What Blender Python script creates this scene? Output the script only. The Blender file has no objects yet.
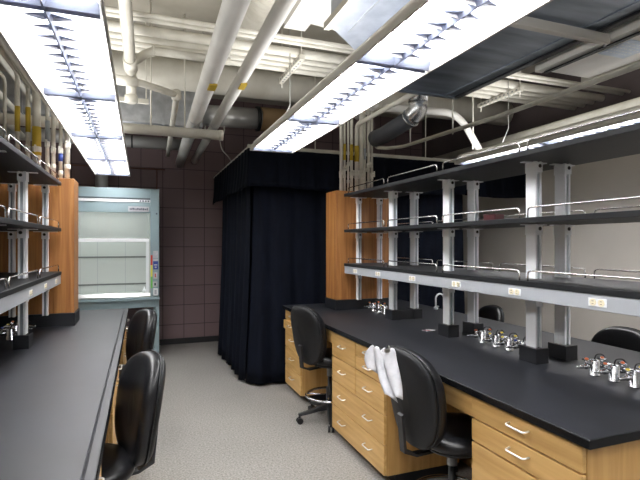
import bpy, bmesh, math, random
from mathutils import Vector, Matrix
random.seed(7)
PI = math.pi
R = math.radians
scene = bpy.context.scene
COL = scene.collection

# ------------------------------------------------------------------ materials
def mat(name, col, rough=.5, metal=0.0, emit=0.0, spec=.5, coat=0.0):
    m = bpy.data.materials.new(name); m.use_nodes = True
    b = m.node_tree.nodes['Principled BSDF']
    b.inputs['Base Color'].default_value = (*col, 1)
    b.inputs['Roughness'].default_value = rough
    b.inputs['Metallic'].default_value = metal
    b.inputs['Specular IOR Level'].default_value = spec
    if coat: b.inputs['Coat Weight'].default_value = coat
    if emit:
        b.inputs['Emission Color'].default_value = (*col, 1)
        b.inputs['Emission Strength'].default_value = emit
    return m

def noisy(m, c1, c2, scale=(8, 8, 8), detail=4, lo=.35, hi=.65, bump=0.0, nscale=1.0, distort=0.0):
    """mixes two colours of the same material through a stretched noise, optionally with a bump"""
    nt = m.node_tree; N = nt.nodes; L = nt.links; b = N['Principled BSDF']
    tc = N.new('ShaderNodeTexCoord'); mp = N.new('ShaderNodeMapping')
    mp.inputs['Scale'].default_value = scale
    nz = N.new('ShaderNodeTexNoise'); nz.inputs['Scale'].default_value = nscale
    nz.inputs['Detail'].default_value = detail; nz.inputs['Distortion'].default_value = distort
    cr = N.new('ShaderNodeValToRGB')
    cr.color_ramp.elements[0].position = lo; cr.color_ramp.elements[0].color = (*c1, 1)
    cr.color_ramp.elements[1].position = hi; cr.color_ramp.elements[1].color = (*c2, 1)
    L.new(tc.outputs['Object'], mp.inputs['Vector']); L.new(mp.outputs['Vector'], nz.inputs['Vector'])
    L.new(nz.outputs['Fac'], cr.inputs['Fac']); L.new(cr.outputs['Color'], b.inputs['Base Color'])
    if bump:
        bp = N.new('ShaderNodeBump'); bp.inputs['Strength'].default_value = bump
        bp.inputs['Distance'].default_value = .004
        L.new(nz.outputs['Fac'], bp.inputs['Height']); L.new(bp.outputs['Normal'], b.inputs['Normal'])
    return m

M = {}
M['top'] = noisy(mat('black_epoxy', (.02, .022, .028), .47, spec=.6), (.0058, .0068, .0100), (.0095, .011, .0162), (3, 3, 3), nscale=1.5)
M['edge'] = mat('shaded_black_edge', (.006, .0065, .008), .22, spec=.25)  # darker, glossier copy of the slab epoxy; the edge's shade is put in
M['shelfblack'] = mat('black_shelf_board', (.012, .013, .015), .5, spec=.3)
M['oak'] = noisy(mat('honey_oak', (.6, .36, .15), .42), (.50, .295, .095), (.64, .41, .16), (22, 1.6, 26), nscale=1.0, detail=5, distort=.4)
M['oak_v'] = noisy(mat('oak_end_panel', (.5, .3, .12), .42), (.44, .245, .075), (.56, .335, .12), (22, 22, 1.4), nscale=1.0, detail=5, distort=.6)
M['chase'] = noisy(mat('red_oak_veneer', (.4, .2, .07), .45), (.24, .09, .022), (.42, .19, .056), (26, 26, 1.3), nscale=1.0, detail=6, distort=.8)
M['white_metal'] = mat('white_enamelled_steel', (.90, .92, .95), .38)
M['raceway'] = mat('grey_raceway', (.36, .38, .41), .4)
M['slot'] = mat('strut_slot', (.36, .40, .44), .45)
M['chrome'] = mat('chrome', (.58, .59, .61), .2, 1.0)
M['steel'] = mat('brushed_steel', (.62, .62, .61), .3, 1.0)
M['ductsteel'] = mat('spiral_duct_steel', (.60, .60, .59), .34, .55)
M['newsteel'] = mat('new_duct_steel', (.72, .74, .77), .24, .9)
M['darkflex'] = mat('dark_flexible_duct', (.075, .08, .095), .5, .2)
M['rail'] = mat('rail_steel', (.72, .70, .68), .25, 1.0)
M['galv'] = noisy(mat('galvanised_sheet', (.5, .52, .55), .38, .85), (.42, .44, .47), (.58, .60, .64), (6, 6, 6), nscale=1.5)
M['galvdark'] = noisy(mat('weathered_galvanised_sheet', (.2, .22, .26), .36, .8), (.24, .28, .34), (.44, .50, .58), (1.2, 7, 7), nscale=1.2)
M['black'] = mat('black_plastic', (.012, .013, .016), .4)
M['blackbase'] = mat('black_plinth', (.007, .008, .011), .45)
M['vinyl'] = noisy(mat('black_vinyl', (.012, .012, .014), .34, spec=.4), (.005, .0055, .007), (.009, .0095, .012), (60, 60, 60), nscale=2, bump=.08)
M['shell'] = mat('charcoal_seat_shell', (.009, .010, .012), .5, spec=.35)
M['pipe'] = noisy(mat('painted_pipe', (.62, .60, .54), .5), (.56, .535, .465), (.66, .64, .575), (3, 3, 3), nscale=2)
M['pipe2'] = noisy(mat('insulated_pipe_jacket', (.72, .71, .68), .55), (.66, .65, .62), (.75, .74, .71), (2, 2, 2), nscale=2, bump=.1)
M['duct'] = noisy(mat('painted_duct', (.56, .54, .48), .6), (.50, .475, .41), (.60, .58, .515), (2, 2, 2), nscale=2)
M['deck'] = noisy(mat('painted_deck', (.5, .47, .4), .8), (.36, .335, .275), (.46, .43, .365), (1.5, 1.5, 1.5), nscale=1.5)
M['deckwhite'] = noisy(mat('white_duct_wrap', (.66, .64, .59), .7), (.82, .80, .76), (.90, .88, .85), (2, 2, 2), nscale=2)
M['fixture'] = mat('fixture_housing', (.58, .56, .52), .45)
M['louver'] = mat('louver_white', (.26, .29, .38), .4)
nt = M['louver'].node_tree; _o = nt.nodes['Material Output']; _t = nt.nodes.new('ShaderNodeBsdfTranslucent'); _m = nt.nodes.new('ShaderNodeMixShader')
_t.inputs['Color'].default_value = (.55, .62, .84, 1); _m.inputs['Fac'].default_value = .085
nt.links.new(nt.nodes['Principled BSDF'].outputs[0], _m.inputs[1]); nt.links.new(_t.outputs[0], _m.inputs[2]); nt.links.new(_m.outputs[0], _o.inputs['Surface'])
M['blade'] = mat('louver_blade_white', (.8, .8, .82), .3)
M['lamp'] = mat('lamp_diffuser', (1.0, .985, .97), .5, emit=7.5)
M['yellow'] = mat('yellow_label', (.52, .36, .03), .5)
M['blue'] = mat('blue_label', (.03, .06, .28), .5)
M['paper'] = noisy(mat('white_paper', (.7, .7, .72), .7), (.40, .41, .44), (.50, .50, .53), (20, 20, 20), nscale=1)
M['teal'] = mat('hood_blue_grey', (.235, .32, .345), .4)
M['tealdark'] = mat('hood_groove', (.06, .08, .09), .5)
M['liner'] = mat('hood_liner', (.52, .55, .53), .5)
M['linergrey'] = mat('hood_slot', (.16, .17, .17), .5)
M['ivory'] = mat('ivory_outlet', (.72, .66, .48), .45)
M['red'] = mat('red_plastic', (.55, .05, .03), .45)
M['maroon'] = mat('maroon_box', (.07, .006, .010), .5)
M['orange'] = mat('orange_cap', (.75, .16, .05), .4)
M['yel2'] = mat('yellow_cap', (.80, .60, .06), .4)
M['green'] = mat('green_strip', (.16, .50, .10), .5)
M['yelgreen'] = mat('lime_strip', (.65, .62, .08), .5)
M['ink'] = mat('print_ink', (.06, .07, .10), .6)
M['whiteplate'] = mat('white_plate', (.78, .80, .82), .4)
M['cardboard'] = mat('brown_wrap', (.30, .20, .10), .7)
M['copper'] = mat('rusty_conduit', (.16, .07, .05), .55)
M['cable'] = mat('grey_cable', (.4, .4, .38), .5)
M['wallgrey'] = noisy(mat('taupe_painted_wall', (.4, .375, .34), .75), (.52, .495, .455), (.56, .53, .49), (1, 1, 1), nscale=1.5)
M['wallmauve'] = noisy(mat('dark_mauve_wall', (.09, .07, .072), .7), (.08, .062, .064), (.105, .082, .085), (1, 1, 1), nscale=2)
M['wallwhite'] = mat('off_white_wall', (.62, .60, .55), .75)

m = mat('glass_sash', (.38, .42, .40), .06)
m.node_tree.nodes['Principled BSDF'].inputs['Transmission Weight'].default_value = 0.0
m.node_tree.nodes['Principled BSDF'].inputs['Alpha'].default_value = .42
M['glass'] = m

# cloth
m = noisy(mat('black_drape', (.004, .006, .011), .8, spec=.12), (.0020, .0034, .0080), (.0036, .0056, .0125), (20, 20, 4), nscale=1)
m.node_tree.nodes['Principled BSDF'].inputs['Sheen Weight'].default_value = .0
M['drape'] = m

# concrete block wall (stack bond) along X-Z
m = mat('mauve_block', (.06, .045, .045), .6)
nt = m.node_tree; N = nt.nodes; L = nt.links; b = N['Principled BSDF']
tc = N.new('ShaderNodeTexCoord'); sp = N.new('ShaderNodeSeparateXYZ'); cb = N.new('ShaderNodeCombineXYZ')
br = N.new('ShaderNodeTexBrick'); br.offset = 0.0; br.squash = 1.0
br.inputs['Scale'].default_value = 1.0; br.inputs['Brick Width'].default_value = .32; br.inputs['Row Height'].default_value = .308
br.inputs['Mortar Size'].default_value = .006; br.inputs['Mortar Smooth'].default_value = .3
br.inputs['Color1'].default_value = (.20, .138, .144, 1); br.inputs['Color2'].default_value = (.178, .122, .128, 1)
br.inputs['Mortar'].default_value = (.055, .038, .041, 1)
L.new(tc.outputs['Object'], sp.inputs[0]); L.new(sp.outputs['X'], cb.inputs['X']); L.new(sp.outputs['Z'], cb.inputs['Y'])
L.new(cb.outputs[0], br.inputs['Vector']); L.new(br.outputs['Color'], b.inputs['Base Color'])
bp = N.new('ShaderNodeBump'); bp.inputs['Strength'].default_value = .5; bp.inputs['Distance'].default_value = .006; bp.invert = True
L.new(br.outputs['Fac'], bp.inputs['Height']); L.new(bp.outputs['Normal'], b.inputs['Normal'])
M['block'] = m

# speckled floor
m = mat('speckled_floor', (.45, .43, .40), .55, spec=.4)
nt = m.node_tree; N = nt.nodes; L = nt.links; b = N['Principled BSDF']
tc = N.new('ShaderNodeTexCoord')
n1 = N.new('ShaderNodeTexNoise'); n1.inputs['Scale'].default_value = 70; n1.inputs['Detail'].default_value = 4; n1.inputs['Roughness'].default_value = .8
n2 = N.new('ShaderNodeTexNoise'); n2.inputs['Scale'].default_value = 1.3
c1 = N.new('ShaderNodeValToRGB'); e = c1.color_ramp.elements
e[0].position = .36; e[0].color = (.14, .133, .124, 1); e[1].position = .62; e[1].color = (.37, .355, .336, 1)
mx = N.new('ShaderNodeMixRGB'); mx.blend_type = 'MULTIPLY'; mx.inputs['Fac'].default_value = .25
L.new(tc.outputs['Object'], n1.inputs['Vector']); L.new(tc.outputs['Object'], n2.inputs['Vector'])
L.new(n1.outputs['Fac'], c1.inputs['Fac']); L.new(c1.outputs['Color'], mx.inputs['Color1']); L.new(n2.outputs['Fac'], mx.inputs['Color2'])
L.new(mx.outputs['Color'], b.inputs['Base Color'])
M['floor'] = m

# ------------------------------------------------------------------ mesh helper
class MB:
    def __init__(s): s.v = []; s.f = []; s.sm = []
    def add(s, vs, fs, smooth=False):
        o = len(s.v); s.v += [tuple(p) for p in vs]
        for f in fs: s.f.append([i + o for i in f]); s.sm.append(smooth)
        return s
    def box(s, x0, x1, y0, y1, z0, z1):
        x0, x1 = sorted((x0, x1)); y0, y1 = sorted((y0, y1)); z0, z1 = sorted((z0, z1))
        return s.add([(x0,y0,z0),(x1,y0,z0),(x1,y1,z0),(x0,y1,z0),(x0,y0,z1),(x1,y0,z1),(x1,y1,z1),(x0,y1,z1)],
                     [(3,2,1,0),(4,5,6,7),(0,1,5,4),(1,2,6,5),(2,3,7,6),(3,0,4,7)])
    def rings(s, rings, cap=True, smooth=True, closed=True):
        n = len(rings[0]); vs = [p for r in rings for p in r]; fs = []
        for i in range(len(rings) - 1):
            for j in range(n if closed else n - 1):
                a = i*n + j; b_ = i*n + (j+1) % n
                fs.append((a, b_, b_ + n, a + n))
        s.add(vs, fs, smooth)
        if cap:
            o = len(s.v) - len(vs)
            s.f.append([o + j for j in range(n)][::-1]); s.sm.append(False)
            s.f.append([o + (len(rings)-1)*n + j for j in range(n)]); s.sm.append(False)
        return s
    def cyl(s, p, q, r, r2=None, n=16, smooth=True):
        p, q = Vector(p), Vector(q); d = (q - p).normalized()
        u = d.orthogonal().normalized(); w = d.cross(u); r2 = r if r2 is None else r2
        return s.rings([[c + (u*math.cos(2*PI*k/n) + w*math.sin(2*PI*k/n))*rr for k in range(n)] for c, rr in ((p, r), (q, r2))], smooth=smooth)
    def tube(s, pts, r, n=12, bend=0.0, cap=True, closed=False):
        P = [Vector(p) for p in pts]
        if bend > 0 and len(P) > 2:
            Q = [P[0]]
            for i in range(1, len(P) - 1):
                a, b_, c = P[i-1], P[i], P[i+1]
                d1 = min(bend, (a-b_).length*.45); d2 = min(bend, (c-b_).length*.45)
                s0 = b_ + (a-b_).normalized()*d1; s1 = b_ + (c-b_).normalized()*d2
                for k in range(7):
                    t = k/6; Q.append(s0*(1-t)**2 + b_*2*t*(1-t) + s1*t*t)
            Q.append(P[-1]); P = Q
        rings = []; u = None
        for i, p in enumerate(P):
            if closed: d = P[(i+1) % len(P)] - P[i-1]
            elif i == 0: d = P[1] - P[0]
            elif i == len(P)-1: d = P[-1] - P[-2]
            else: d = (P[i+1]-P[i]).normalized() + (P[i]-P[i-1]).normalized()
            d.normalize()
            if u is None: u = d.orthogonal().normalized()
            u = (u - d*u.dot(d)).normalized(); w = d.cross(u)
            rr = r[i] if isinstance(r, (list, tuple)) else r
            rings.append([p + (u*math.cos(2*PI*k/n) + w*math.sin(2*PI*k/n))*rr for k in range(n)])
        if closed:
            rings.append(rings[0]); return s.rings(rings, cap=False)
        return s.rings(rings, cap=cap)
    def lathe(s, prof, c=(0,0,0), axis='z', n=20, smooth=True):
        out = []
        for r, h in prof:
            ring = []
            for k in range(n):
                a = 2*PI*k/n; x, y = r*math.cos(a), r*math.sin(a)
                p = {'z': (x, y, h), 'x': (h, x, y), 'y': (x, h, y)}[axis]
                ring.append((p[0]+c[0], p[1]+c[1], p[2]+c[2]))
            out.append(ring)
        return s.rings(out, smooth=smooth)
    def prism(s, poly, axis, a, b, smooth=False):
        f = {'x': lambda p, h: (h, p[0], p[1]), 'y': lambda p, h: (p[0], h, p[1]), 'z': lambda p, h: (p[0], p[1], h)}[axis]
        return s.rings([[f(p, h) for p in poly] for h in (a, b)], smooth=smooth)
    def grid(s, fn, nu, nv, smooth=True):
        vs = [fn(i/nu, j/nv) for j in range(nv+1) for i in range(nu+1)]
        fs = [(j*(nu+1)+i, j*(nu+1)+i+1, (j+1)*(nu+1)+i+1, (j+1)*(nu+1)+i) for j in range(nv) for i in range(nu)]
        return s.add(vs, fs, smooth)
    def build(s, name, material, parent=None, bevel=0.0, fx=None, solid=0.0, seg=2):
        me = bpy.data.meshes.new(name)
        vs = [fx(p) for p in s.v] if fx else s.v
        me.from_pydata([tuple(p) for p in vs], [], s.f)
        for p, sm in zip(me.polygons, s.sm): p.use_smooth = sm
        bm = bmesh.new(); bm.from_mesh(me); bmesh.ops.recalc_face_normals(bm, faces=bm.faces); bm.to_mesh(me); bm.free()
        me.materials.append(M[material] if isinstance(material, str) else material)
        o = bpy.data.objects.new(name, me); COL.objects.link(o)
        if parent is not None:
            o.parent = parent
            if parent.type == 'EMPTY' and not parent.get('_loc_zero', 0):
                pass
        if bevel:
            md = o.modifiers.new('edge', 'BEVEL'); md.width = bevel; md.segments = seg; md.limit_method = 'ANGLE'; md.angle_limit = R(40)
        if solid:
            md = o.modifiers.new('thickness', 'SOLIDIFY'); md.thickness = solid; md.offset = 0
        return o

def tag(o, label, cat, group=None, kind=None):
    o['label'] = label; o['category'] = cat
    if group: o['group'] = group
    if kind: o['kind'] = kind
    return o
def thing(name, label, cat, loc=(0,0,0), rz=0, group=None):
    o = bpy.data.objects.new(name, None); o.empty_display_size = .1; COL.objects.link(o)
    o.location = loc; o.rotation_euler = (0, 0, rz)
    return tag(o, label, cat, group)
def struct(name, mb, material, **k):
    o = mb.build(name, material, **k); o['kind'] = 'structure'; return o
def copy_tree(o, parent=None):
    c = o.copy(); COL.objects.link(c); c.parent = parent
    for ch in list(o.children): copy_tree(ch, c)
    return c
def shift(p): # meshes of a thing are written in room coordinates; this moves them to the thing's own base
    return lambda q: (q[0]-p[0], q[1]-p[1], q[2]-p[2])

# ------------------------------------------------------------------ setting
XL, XR, YF, YB, ZC = -3.6, 5.05, -3.2, 7.85, 3.95
struct('floor', MB().box(XL-.1, XR+.1, YF-.1, YB+.1, -.1, 0), 'floor')
cm = MB().box(XL-.1, XR+.1, YF-.1, YB+.1, ZC, ZC+.1)
struct('ceiling', cm, 'deck')
struct('wall_back', MB().box(XL, XR, YB, YB+.1, 0, ZC), 'block')
struct('wall_east', MB().box(XR, XR+.1, YF, YB, 0, 2.72), 'wallgrey')
struct('wall_east_upper', MB().box(XR, XR+.1, YF, YB, 2.7201, ZC), 'wallmauve')  # darker tone than the east wall below
struct('wall_west', MB().box(XL-.1, XL, YF, YB, 0, ZC), 'wallwhite')
struct('wall_front', MB().box(XL, XR, YF-.1, YF, 0, ZC), 'wallwhite')
struct('baseboard_back', MB().box(XL, XR, YB-.012, YB, 0, .09), 'black')
struct('baseboard_east', MB().box(XR-.012, XR, YF, YB-.012, 0, .09), 'black')

# ------------------------------------------------------------------ ceiling light rows
def light_row(xc, y_end, y_start, label):
    t = thing('ceiling_light', label, 'ceiling light', (xc, y_end, 2.51), 0, 'suspended fluorescent light rows')
    W = .222; fx = shift((xc, y_end, 2.51)); z = 2.51
    half = [(W,0),(W,.022),(W-.012,.03),(W-.012,.055),(W-.035,.066),(W-.035,.09),(W-.075,.118),(.06,.125)]
    outer = [(xc+a, z+h) for a, h in half] + [(xc-a, z+h) for a, h in half[::-1]]
    inner = [(xc-a, z+h) for a, h in ((W-.012,0),(W-.018,.03),(W-.06,.075),(.05,.09))] 
    inner = inner + [(2*xc-p[0], p[1]) for p in inner[::-1]]
    MB().prism(outer + inner, 'y', y_start, y_end-.006).build('housing', 'fixture', t, fx=fx)
    MB().prism(outer, 'y', y_end-.006, y_end).build('end_cap', 'fixture', t, fx=fx)
    MB().prism(outer, 'y', y_start-.006, y_start).build('end_cap', 'fixture', t, fx=fx)
    sec = 1.22; n = int(round((y_end - y_start)/sec))
    for k in range(n):
        y1 = y_end - .01 - k*sec; y0 = y1 - sec + .004
        MB().box(xc-W+.022, xc+W-.022, y0, y1, z+.057, z+.061).build('diffuser', 'lamp', t, fx=fx)
        mb = MB()
        mb.prism([(xc-.003, z+.004), (xc+.003, z+.004), (xc+.026, z+.052), (xc+.024, z+.054), (xc, z+.010), (xc-.024, z+.054), (xc-.026, z+.052)], 'y', y0, y1)   # centre spine
        for yy, w in ((y0+.016, .03), (y1-.016, .03)):
            mb.prism([(yy-.003, z+.003), (yy+.003, z+.003), (yy+w, z+.05), (yy+w-.002, z+.052), (yy, z+.009), (yy-w+.002, z+.052), (yy-w, z+.05)], 'x', xc-W+.022, xc+W-.022)
        bl = MB(); nb = 11
        for j in range(1, nb):
            yy = y0 + (y1-y0)*j/nb
            for sg in (-1, 1):
                a0, a1 = xc+sg*.012, xc+sg*(W-.015)
                # blade: a shallow V, widest at the spine
                bl.add([(a0,yy-.002,z+.006),(a0,yy+.002,z+.006),(a0+sg*.02,yy,z+.052),(a1,yy-.002,z+.018),(a1,yy+.002,z+.018),(a1,yy,z+.052)],
                       [(0,1,2),(5,4,3),(0,3,4,1),(1,4,5,2),(2,5,3,0)])
                a2 = xc+sg*.105
                mb.add([(a0,yy-.034,z+.022),(a0,yy+.034,z+.022),(a2,yy,z+.022),(a0,yy-.034,z+.025),(a0,yy+.034,z+.025),(a2,yy,z+.025)], [(0,1,2),(5,4,3),(0,3,4,1),(1,4,5,2),(2,5,3,0)])
        nf = len(mb.f); mb.add(bl.v, bl.f)
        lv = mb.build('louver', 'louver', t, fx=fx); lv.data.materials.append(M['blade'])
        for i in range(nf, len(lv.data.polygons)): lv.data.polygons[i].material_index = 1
        if k % 2 == 0 and y1 > -1:
            MB().tube([(xc-.09, y1-.61, z+.118), (xc, y1-.61, z+.3), (xc, y1-.61, ZC-.002)], .004, 6).build('hanger', 'cable', t, fx=fx)
    return t
light_row(-.355, 7.0, -1.54, 'glowing light row running over the long empty worktop to the fume hood')
light_row(1.225, 4.62, -1.48, 'glowing light row above the aisle, ending at the black curtain corner')
light_row(3.62, 4.60, -1.5, 'glowing light row hung beyond the tall reagent shelves, mostly behind their top shelf')
for xc, y0, y1, nm in ((-.355, -1.54, 7.0, 7), (1.225, -1.48, 4.62, 7), (3.62, -1.5, 4.6, 6.5)):  # added area lights over the housings, brightening deck and pipes
    for f in ((.25, .75)):
        ld = bpy.data.lights.new('upward_fill', 'AREA'); ld.shape = 'RECTANGLE'; ld.size = .34; ld.size_y = (y1-y0)/2 - .1
        ld.energy = nm*(y1-y0)/6; ld.color = (1, .99, .97)
        lo = bpy.data.objects.new('upward_fill', ld); COL.objects.link(lo)
        lo.location = (xc, y0 + (y1-y0)*f, 2.51+.14); lo.rotation_euler = (PI, 0, 0)

# ------------------------------------------------------------------ benches
Z_T = .91                                    # worktop height
ident = lambda p: p
mirror = lambda p: (1.345 - p[0], p[1], p[2])

def handle_mb(y, z, x=1.49, w=.055):
    return MB().tube([(x, y-w, z), (x-.030, y-w+.004, z-.004), (x-.030, y+w-.004, z-.004), (x, y+w, z)], .0042, 8, bend=.014)

def cabinet(mp, label, y0, y1, cols, group):
    """base cabinet; cols = [(ya, yb, [(z0, z1, out)])], drawers face -X"""
    base = mp((1.49, (y0+y1)/2, 0)); fx = lambda p: tuple(a-b for a, b in zip(mp(p), base))
    t = thing('base_cabinet', label, 'cabinet', base, 0, group)
    mb = MB().box(1.51, 2.08, y0, y1, .068, .872)
    mb.build('carcass', 'oak_v', t, fx=fx, bevel=.002)
    MB().box(1.575, 2.07, y0+.004, y1-.004, .001, .0675).build('plinth', 'blackbase', t, fx=fx)
    for ya, yb, rows in cols:
        for z0, z1, out in rows:
            d = MB().box(1.489-out, 1.5095, ya+.004, yb-.004, z0+.004, z1-.004).build('drawer', 'oak', t, fx=fx, bevel=.0025)
            for yh in ((ya+yb)/2,) if yb-ya < .85 else (ya+.25*(yb-ya), ya+.75*(yb-ya)):
                handle_mb(yh, (z0+z1)/2 + .012, x=1.489-out).build('handle', 'steel_light', d, fx=fx)
    return t
M['steel_light'] = mat('satin_pull', (.80, .79, .77), .3, .6)

G = 'oak drawer cabinets under the black worktops'
rows2s3 = [(.765,.868,0), (.665,.765,0), (.468,.665,0), (.27,.468,0), (  .068,.27,0)]
cabinet(ident, 'oak drawer cabinet beside the curtain, second drawer slightly open', 4.50, 5.04,
        [(4.50, 5.04, [(.765,.868,0), (.665,.765,.02), (.468,.665,0), (.27,.468,0), (  .068,.27,0)])], G)
cabinet(ident, 'wide oak cabinet with two columns of drawers between the two aisle chairs', 2.76, 3.67,
        [(3.21, 3.67, [(.668,.868,0), (.468,.668,0)]), (2.76, 3.21, [(.770,.868,0), (.668,.770,0), (.468,.668,0)]),
         (2.76, 3.67, [(.27,.468,0), (  .068,.27,0)])], G)
cabinet(ident, 'oak drawer cabinet under the open corner of the black worktop', 1.265, 1.885,
        [(1.265, 1.885, [(.762,.868,0), (.652,.762,0), (.455,.652,0), (.262,.455,0), (.068,.262,0)])], G)
G2 = 'oak cabinets under the long empty worktop'
c3 = lambda a, b: [(a, b, rows2s3)]
cabinet(mirror, 'oak drawer cabinet under the empty worktop just before its first chair', 1.30, 2.03, c3(1.30, 2.03), G2)
cabinet(mirror, 'oak drawer cabinet between the two chairs at the empty worktop', 2.83, 3.60, c3(2.83, 3.60), G2)
cabinet(mirror, 'oak drawer cabinet under the empty worktop end by the fume hood', 4.48, 5.36, c3(4.48, 5.36), G2)

def worktop(mp, y0, y1, aprons, label):
    base = mp((2.2125, (y0+y1)/2, .875)); fx = lambda p: tuple(a-b for a, b in zip(mp(p), base))
    t = thing('worktop', label, 'worktop', base)
    x0, x1 = 1.47, 2.955
    groove = mp is mirror
    prof = [(x0, .875), (x1, .875), (x1, Z_T), (x1-.032, Z_T), (x1-.034, Z_T-.004), (x1-.038, Z_T-.004), (x1-.040, Z_T),
            (x0+.040, Z_T), (x0+.038, Z_T-.004), (x0+.034, Z_T-.004), (x0+.032, Z_T), (x0, Z_T)]
    if not groove: prof = [(x0, .875), (x1, .875), (x1, Z_T), (x0, Z_T)]
    MB().prism(prof, 'y', y0, y1).build('slab', 'top', t, fx=fx, bevel=.0022)
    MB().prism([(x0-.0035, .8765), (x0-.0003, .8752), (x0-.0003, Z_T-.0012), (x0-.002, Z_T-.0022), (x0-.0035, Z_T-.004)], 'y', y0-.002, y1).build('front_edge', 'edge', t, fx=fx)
    MB().box(x0, x1, y0-.0035, y0-.0003, .8757, Z_T-.003).build('end_edge', 'edge', t, fx=fx)
    for ya, yb in aprons:
        MB().box(1.495, 1.515, ya+.001, yb-.001, .762, .8745).build('apron', 'oak', t, fx=fx, bevel=.0015)
    MB().box(2.2, 2.225, y0+.05, y1-.03, .0005, .8745).build('spine_panel', 'oak_v', t, fx=fx)
    MB().box(1.515, 2.19, y0+.035, y0+.043, .0005, .8745)
    e = MB().box(2.082, 2.9, y0+.035, y0+.049, .0005, .8745)
    e.build('end_panel', 'oak_v', t, fx=fx)
    MB().box(2.082, 2.9, y1-.046, y1-.032, .0005, .8745).build('end_panel', 'oak_v', t, fx=fx)
    return t
worktop(ident, 1.225, 5.07, [(1.885, 2.76), (3.67, 4.50)], 'black epoxy worktop with gas taps and tall shelves along its middle')
worktop(mirror, 1.26, 5.42, [(2.03, 2.83), (3.60, 4.48)], 'long empty black worktop leading to the fume hood')

# ------------------------------------------------------------------ service chases (wood boxes)
def chase(mp, y0, y1, label):
    base = mp((2.2, (y0+y1)/2, Z_T)); fx = lambda p: tuple(a-b for a, b in zip(mp(p), base))
    t = thing('service_chase', label, 'cabinet', base)
    MB().box(1.87, 2.53, y0, y1, 1.015, 2.14).build('panel_box', 'chase', t, fx=fx, bevel=.004)
    MB().box(1.862, 2.538, y0-.02, y1+.01, Z_T, 1.0148).build('plinth', 'blackbase', t, fx=fx, bevel=.002)
chase(ident, 4.50, 4.78, 'upright oak service box standing by the black curtain')
chase(mirror, 4.46, 4.75, 'upright oak service box standing by the fume hood')

# ------------------------------------------------------------------ shelving racks
def rack(mp, posts, end_y, y0, y1, rails, outlets, label, zs=(1.395, 1.737, 2.098), XF=1.93, px=(2.14, 2.362, 2.10, 2.34)):
    base = mp((2.2, (y0+y1)/2, Z_T)); fx = lambda p: tuple(a-b for a, b in zip(mp(p), base))
    t = thing('shelving_rack', label, 'shelves', base)
    XK = 2.46
    th = .028
    def upright(xc, yc, wide=True, y_far=None):
        hx, hy = (.022, .037) if wide else (.020, .022)
        zb = Z_T + (.0 if wide else .0)
        zfoot = Z_T + (.088 if wide else .106)
        p = [(xc-hx, yc-hy), (xc-hx, yc+hy), (xc+hx, yc+hy), (xc+hx, yc-hy), (xc+hx-.010, yc-hy), (xc+hx-.010, yc-hy+.018),
             (xc-hx+.014, yc-hy+.018), (xc-hx+.014, yc-hy)]
        u = MB().prism(p, 'z', zfoot+.0005, zs[2]-th).build('upright', 'white_metal', t, fx=fx)
        MB().box(xc-hx+.0145, xc+hx-.0105, yc-hy+.012, yc-hy+.0179, zfoot+.001, zs[2]-th-.07).build('slot', 'slot', u, fx=fx)
        for i, z in enumerate(zs):
            zt = z - th - (.07 if i == 0 else 0)
            b = MB().box(xc-hx-.004, xc+hx+.004, yc-hy-.004, yc+hy+.002, zt-.062, zt-.004)
            if i: b.box(xc-.085, xc+.085, yc-.016, yc+.016, zt-.006, zt-.0005)
            b.build('bracket', 'white_metal', u, fx=fx)
            MB().lathe([(.011, yc-hy-.0065), (.011, yc-hy-.0035)], (xc+hx-.016, 0, zt-.026), 'y', 10).build('bolt', 'black', u, fx=fx)
        if wide:
            MB().box(xc-.046, xc+.046, yc-.066, yc+.066, Z_T, zfoot).build('foot', 'blackbase', u, fx=fx, bevel=.002)
    for yc in posts:
        upright(px[0], yc); upright(px[1], yc)
    if len(posts) > 3: MB().box(px[0]+.0465, px[1]-.0465, 3.745, 3.86, Z_T, Z_T+.084).build('joining_foot', 'blackbase', t, fx=fx, bevel=.002)
    upright(px[2], end_y, False); upright(px[3], end_y, False)
    for i, z in enumerate(zs):
        sh = MB().box(XF, XK, y0, y1, z-th, z).build('shelf', 'shelfblack', t, fx=fx, bevel=.002)
        for ya, yb in rails:
            for xr in (XF+.02, XK-.02):
                MB().tube([(xr, ya, z-.001), (xr, ya, z+.055), (xr, yb, z+.055), (xr, yb, z-.001)], .0045, 8, bend=.025).build('guard_rail', 'rail', sh, fx=fx)
    z = zs[0]-th
    for xa, xb in ((XF+.004, XF+.05), (XK-.05, XK-.004)):
        rw = MB().box(xa, xb, y0+.002, y1-.002, z-.074, z-.0005).build('raceway', 'raceway', t, fx=fx, bevel=.003)
        if xa < 2:
            for yo in outlets:
                o = MB()
                for dy in (-.021, .021):
                    o.lathe([(.0165, xa-.004), (.0165, xa+.001)], (0, yo+dy, z-.037), 'x', 14)
                MB().box(xa-.0015, xa+.001, yo-.046, yo+.046, z-.056, z-.018).build('outlet_plate', 'whiteplate', rw, fx=fx, bevel=.001)
                o.build('outlet', 'ivory', rw, fx=fx)
                h = MB()
                for dy in (-.021, .021):
                    for dz in (-.006, .006): h.box(xa-.0048, xa-.0035, yo+dy-.005, yo+dy+.005, z-.037+dz-.0012, z-.037+dz+.0012)
                h.build('outlet_slot', 'black', rw, fx=fx)
    return t
rack(ident, (1.34, 2.15, 2.97, 3.80), 4.44, 1.28, 4.43, [(1.30, 2.0), (2.06, 2.77), (2.84, 3.55), (3.62, 4.37)],
     (4.17, 3.70, 3.14, 2.60, 2.08, 1.57), 'three-tier black shelf rack with gas taps and red box along its middle')
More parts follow.
